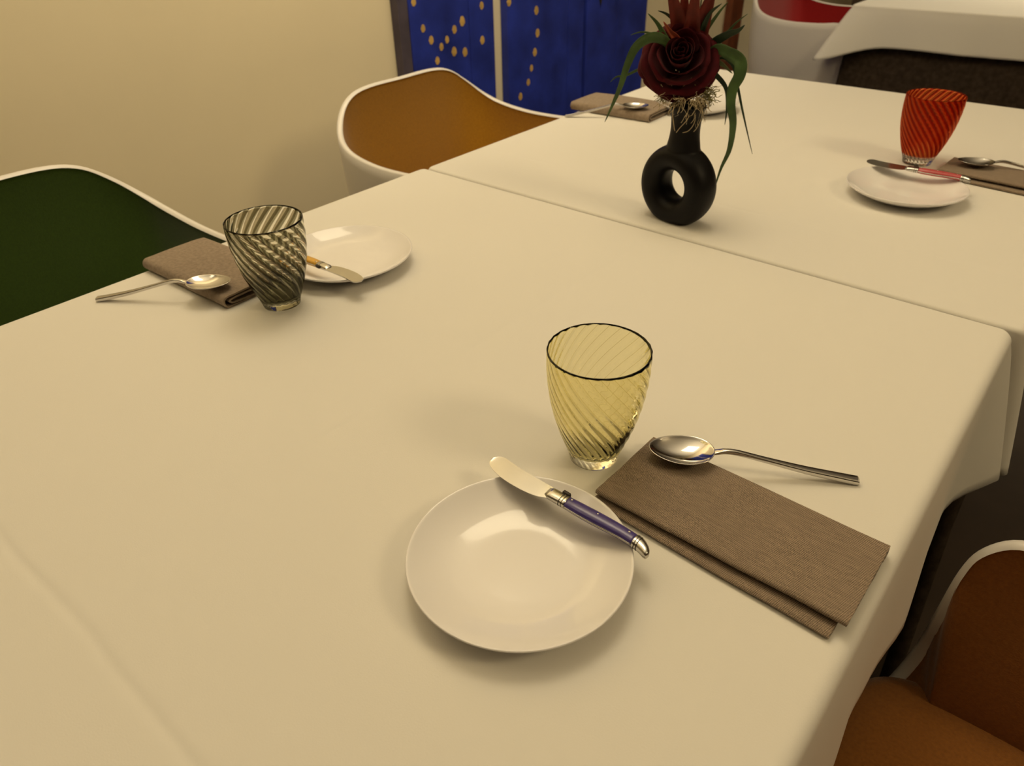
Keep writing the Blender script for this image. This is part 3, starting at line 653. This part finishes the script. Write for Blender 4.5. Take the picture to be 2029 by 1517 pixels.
def _plant():
    t = thing('foliage_spray', 'spray of long narrow green leaves drooping around the rose', 'leaves', F3(-.004, .150)); o3 = Vector(t.location)
    A = [((-.012, .150, .002),)]
    root = (-.010, .158, -.004)
    L = [([root, (-.0250, .2050, -.010), (-.0457, .2303, .004), (-.064, .2347, .008), (-.081, .2237, .010), (-.0906, .2022, .012), (-.0975, .1769, .014), (-.1074, .1507, .012), (-.1165, .1283, .010)], (.003, .0062), 'leaf'),
         ([root, (-.025, .205, -.012), (-.0429, .2274, -.010), (-.0569, .2477, -.008), (-.0706, .2602, -.006)], (.002, .0042), 'leaf'),
         ([root, (-.020, .215, -.020), (-.0299, .2422, -.020), (-.0458, .257, -.018), (-.0588, .262, -.016)], (.0015, .003), 'leaf_dark'),
         ([root, (-.006, .205, -.022), (-.0013, .2369, -.020), (.0052, .2587, -.016), (.0186, .2712, -.012)], (.002, .0046), 'leaf_dark'),
         ([root, (-.002, .205, -.022), (.0022, .234, -.022), (.0156, .2583, -.020), (.0262, .2723, -.018)], (.0015, .0030), 'leaf'),
         ([root, (.004, .195, -.022), (.013, .2225, -.018), (.0296, .2362, -.010), (.0422, .2422, -.004), (.0495, .2491, -.002)], (.002, .0060), 'leaf_dark'),
         ([root, (.006, .195, -.024), (.018, .225, -.022), (.0295, .2374, -.018), (.0397, .2501, -.014), (.0514, .2604, -.010)], (.001, .0020), 'leaf'),
         ([root, (.000, .195, -.016), (.0180, .2195, -.008), (.0356, .2165, .0), (.0498, .2085, .006), (.0514, .1935, .010), (.0456, .178, .012), (.0458, .1592, .014), (.0522, .1337, .014), (.0525, .1004, .012), (.0451, .0725, .010), (.0404, .0422, .008)], (.003, .0078), 'leaf'),
         ([root, (.004, .190, -.010), (.0134, .1955, -.004), (.0309, .1837, .002), (.0389, .1715, .004), (.0421, .1495, .006), (.0423, .1300, .006)], (.0015, .0032), 'leaf_dark'),
         ([root, (.020, .205, -.016), (.0408, .2023, -.010), (.0502, .1812, -.008), (.0613, .1502, -.006), (.0722, .1214, -.006), (.0845, .0898, -.006)], (.001, .0018), 'leaf_dark'),
         ([root, (-.040, .185, -.016), (-.0639, .1966, -.012), (-.0927, .1853, -.010), (-.1059, .183, -.008), (-.1136, .1764, -.008)], (.001, .0018), 'leaf'),
         ([root, (-.002, .180, -.014), (.0086, .2020, -.012), (.0250, .2040, -.008), (.0431, .1920, -.004)], (.002, .0055), 'leaf_olive'),
         ([root, (-.030, .200, -.020), (-.050, .228, -.022), (-.075, .236, -.022), (-.092, .232, -.022)], (.001, .0016), 'leaf'),
         ([root, (-.004, .215, -.026), (.000, .250, -.028), (.002, .290, -.028)], (.001, .0014), 'leaf_dark'),
         ([root, (-.008, .215, -.028), (-.006, .250, -.030), (-.008, .300, -.030)], (.001, .0012), 'leaf_dark')]
    for path, wd, m in L: blade_leaf('leaf', path, wd, M[m], t, o3)
    v, f = tube([F3(-.004, .118) - o3, F3(-.006, .140) - o3, Vector(F3(*root)) - o3], .002, 8); mk('stem', v, f, M['leaf_dark'], t)
    t2 = thing('bract_flower', 'red orange feathery bracts rising above the rose', 'flower', F3(-.004, .150)); o3 = Vector(t2.location); root = (-.016, .165, -.010)
    B = [([root, (-.022, .205, -.018), (-.0265, .2306, -.018), (-.0330, .2537, -.016), (-.0428, .2800, -.014), (-.050, .310, -.010)], (.004, .0125), 'bract'),
         ([root, (-.016, .205, -.018), (-.0145, .2308, -.016), (-.0145, .254, -.012), (-.0140, .2800, -.008), (-.012, .320, -.004)], (.004, .0120), 'bract'),
         ([root, (-.010, .205, -.022), (-.0056, .231, -.022), (-.0010, .2542, -.020), (.0048, .2800, -.018), (.010, .310, -.014)], (.004, .0125), 'bract'),
         ([root, (-.014, .205, -.024), (-.0200, .235, -.026), (-.026, .262, -.028), (-.030, .300, -.028)], (.004, .0120), 'bract'),
         ([root, (-.020, .205, -.014), (-.0300, .2290, -.004), (-.0400, .2400, .000), (-.0500, .2524, .002)], (.004, .0058), 'bract_orange')]
    for path, wd, m in B: blade_leaf('bract', path, wd, M[m], t2, o3, fold=.5)
    v, f = tube([F3(-.002, .118) - o3, F3(-.006, .145, -.004) - o3, Vector(F3(*root)) - o3], .002, 8); mk('stem', v, f, M['leaf_dark'], t2)
def _straw():
    def F3(u, z, d=0): return VB + RT * (u - .003) + TC * (d + .014) + Vector((0, 0, z))
    V = []; F = []
    def add(path, r):
        v, f = tube(path, r, 5); b = len(V); V.extend(v); F.extend([tuple(q + b for q in g) for g in f])
    rnd = random.Random(9)
    for k in range(150):
        a = rnd.uniform(0, 2 * PI); r0 = rnd.uniform(.012, .020)
        p = Vector((-.006 + r0 * math.cos(a), .1625 + rnd.uniform(-.002, .006), r0 * math.sin(a)))
        path = [p.copy()]; d = Vector((math.cos(a) * .7, rnd.uniform(-.3, .6), math.sin(a) * .7))
        hang = rnd.uniform(.2, 1.4) * (1.6 if math.cos(a) > .2 else .8)
        for s in range(rnd.randint(4, 9)):
            d += Vector((rnd.uniform(-.7, .7), rnd.uniform(-.5, .4) - .22 * hang, rnd.uniform(-.7, .7))); d.normalize(); p = p + d * .0042; path.append(p.copy())
        add([F3(q.x, max(q.y, .01), q.z) for q in crom([tuple(q) for q in path], 2) for q in [Vector(q)]], rnd.uniform(.00018, .0004))
    for path in ([(-.022, .160, .020), (-.023, .150, .024), (-.020, .135, .024), (-.018, .128, .022)], [(-.004, .160, .022), (-.003, .146, .026), (-.012, .133, .025), (-.016, .126, .022)],
                 [(.004, .160, .020), (.006, .142, .024), (.000, .130, .024), (-.008, .126, .022)], [(.012, .162, .018), (.014, .148, .020), (.010, .134, .022), (.006, .128, .022)]):
        add([F3(*q) for q in crom(path, 5)], .0005)
    o = mk('straw_tuft', [Vector(v) - F3(0, .16) for v in V], F, M['straw'], loc=F3(0, .16)); o['kind'] = 'stuff'; tag(o, 'dry straw strands spilling over the mouth of the black vase', 'straw')
    V = []; F = []
    for k in range(170):
        a = rnd.uniform(0, 2 * PI); side = rnd.random()
        cx, cz, cd = ((.018, .169, -.004) if side < .75 else (-.036, .165, -.004)); s = (.011, .013, .008) if side < .75 else (.007, .005, .007)
        p = Vector((cx + rnd.gauss(0, .45) * s[0], cz + rnd.gauss(0, .45) * s[1], cd + rnd.gauss(0, .45) * s[2])); path = [p.copy()]; d = Vector((rnd.uniform(-1, 1), rnd.uniform(-1, 1), rnd.uniform(-1, 1)))
        for q in range(4): d += Vector((rnd.uniform(-.8, .8), rnd.uniform(-.8, .8), rnd.uniform(-.8, .8))); d.normalize(); p = p + d * .003; path.append(p.copy())
        v, f = tube([F3(q.x, q.y, q.z) for q in path], .0004, 4); b = len(V); V.extend(v); F.extend([tuple(q + b for q in g) for g in f])
    o = mk('moss_tuft', [Vector(v) - F3(0, .17) for v in V], F, M['moss'], loc=F3(0, .17)); o['kind'] = 'stuff'; tag(o, 'pale curly moss tucked under the rose', 'moss')
foliage()
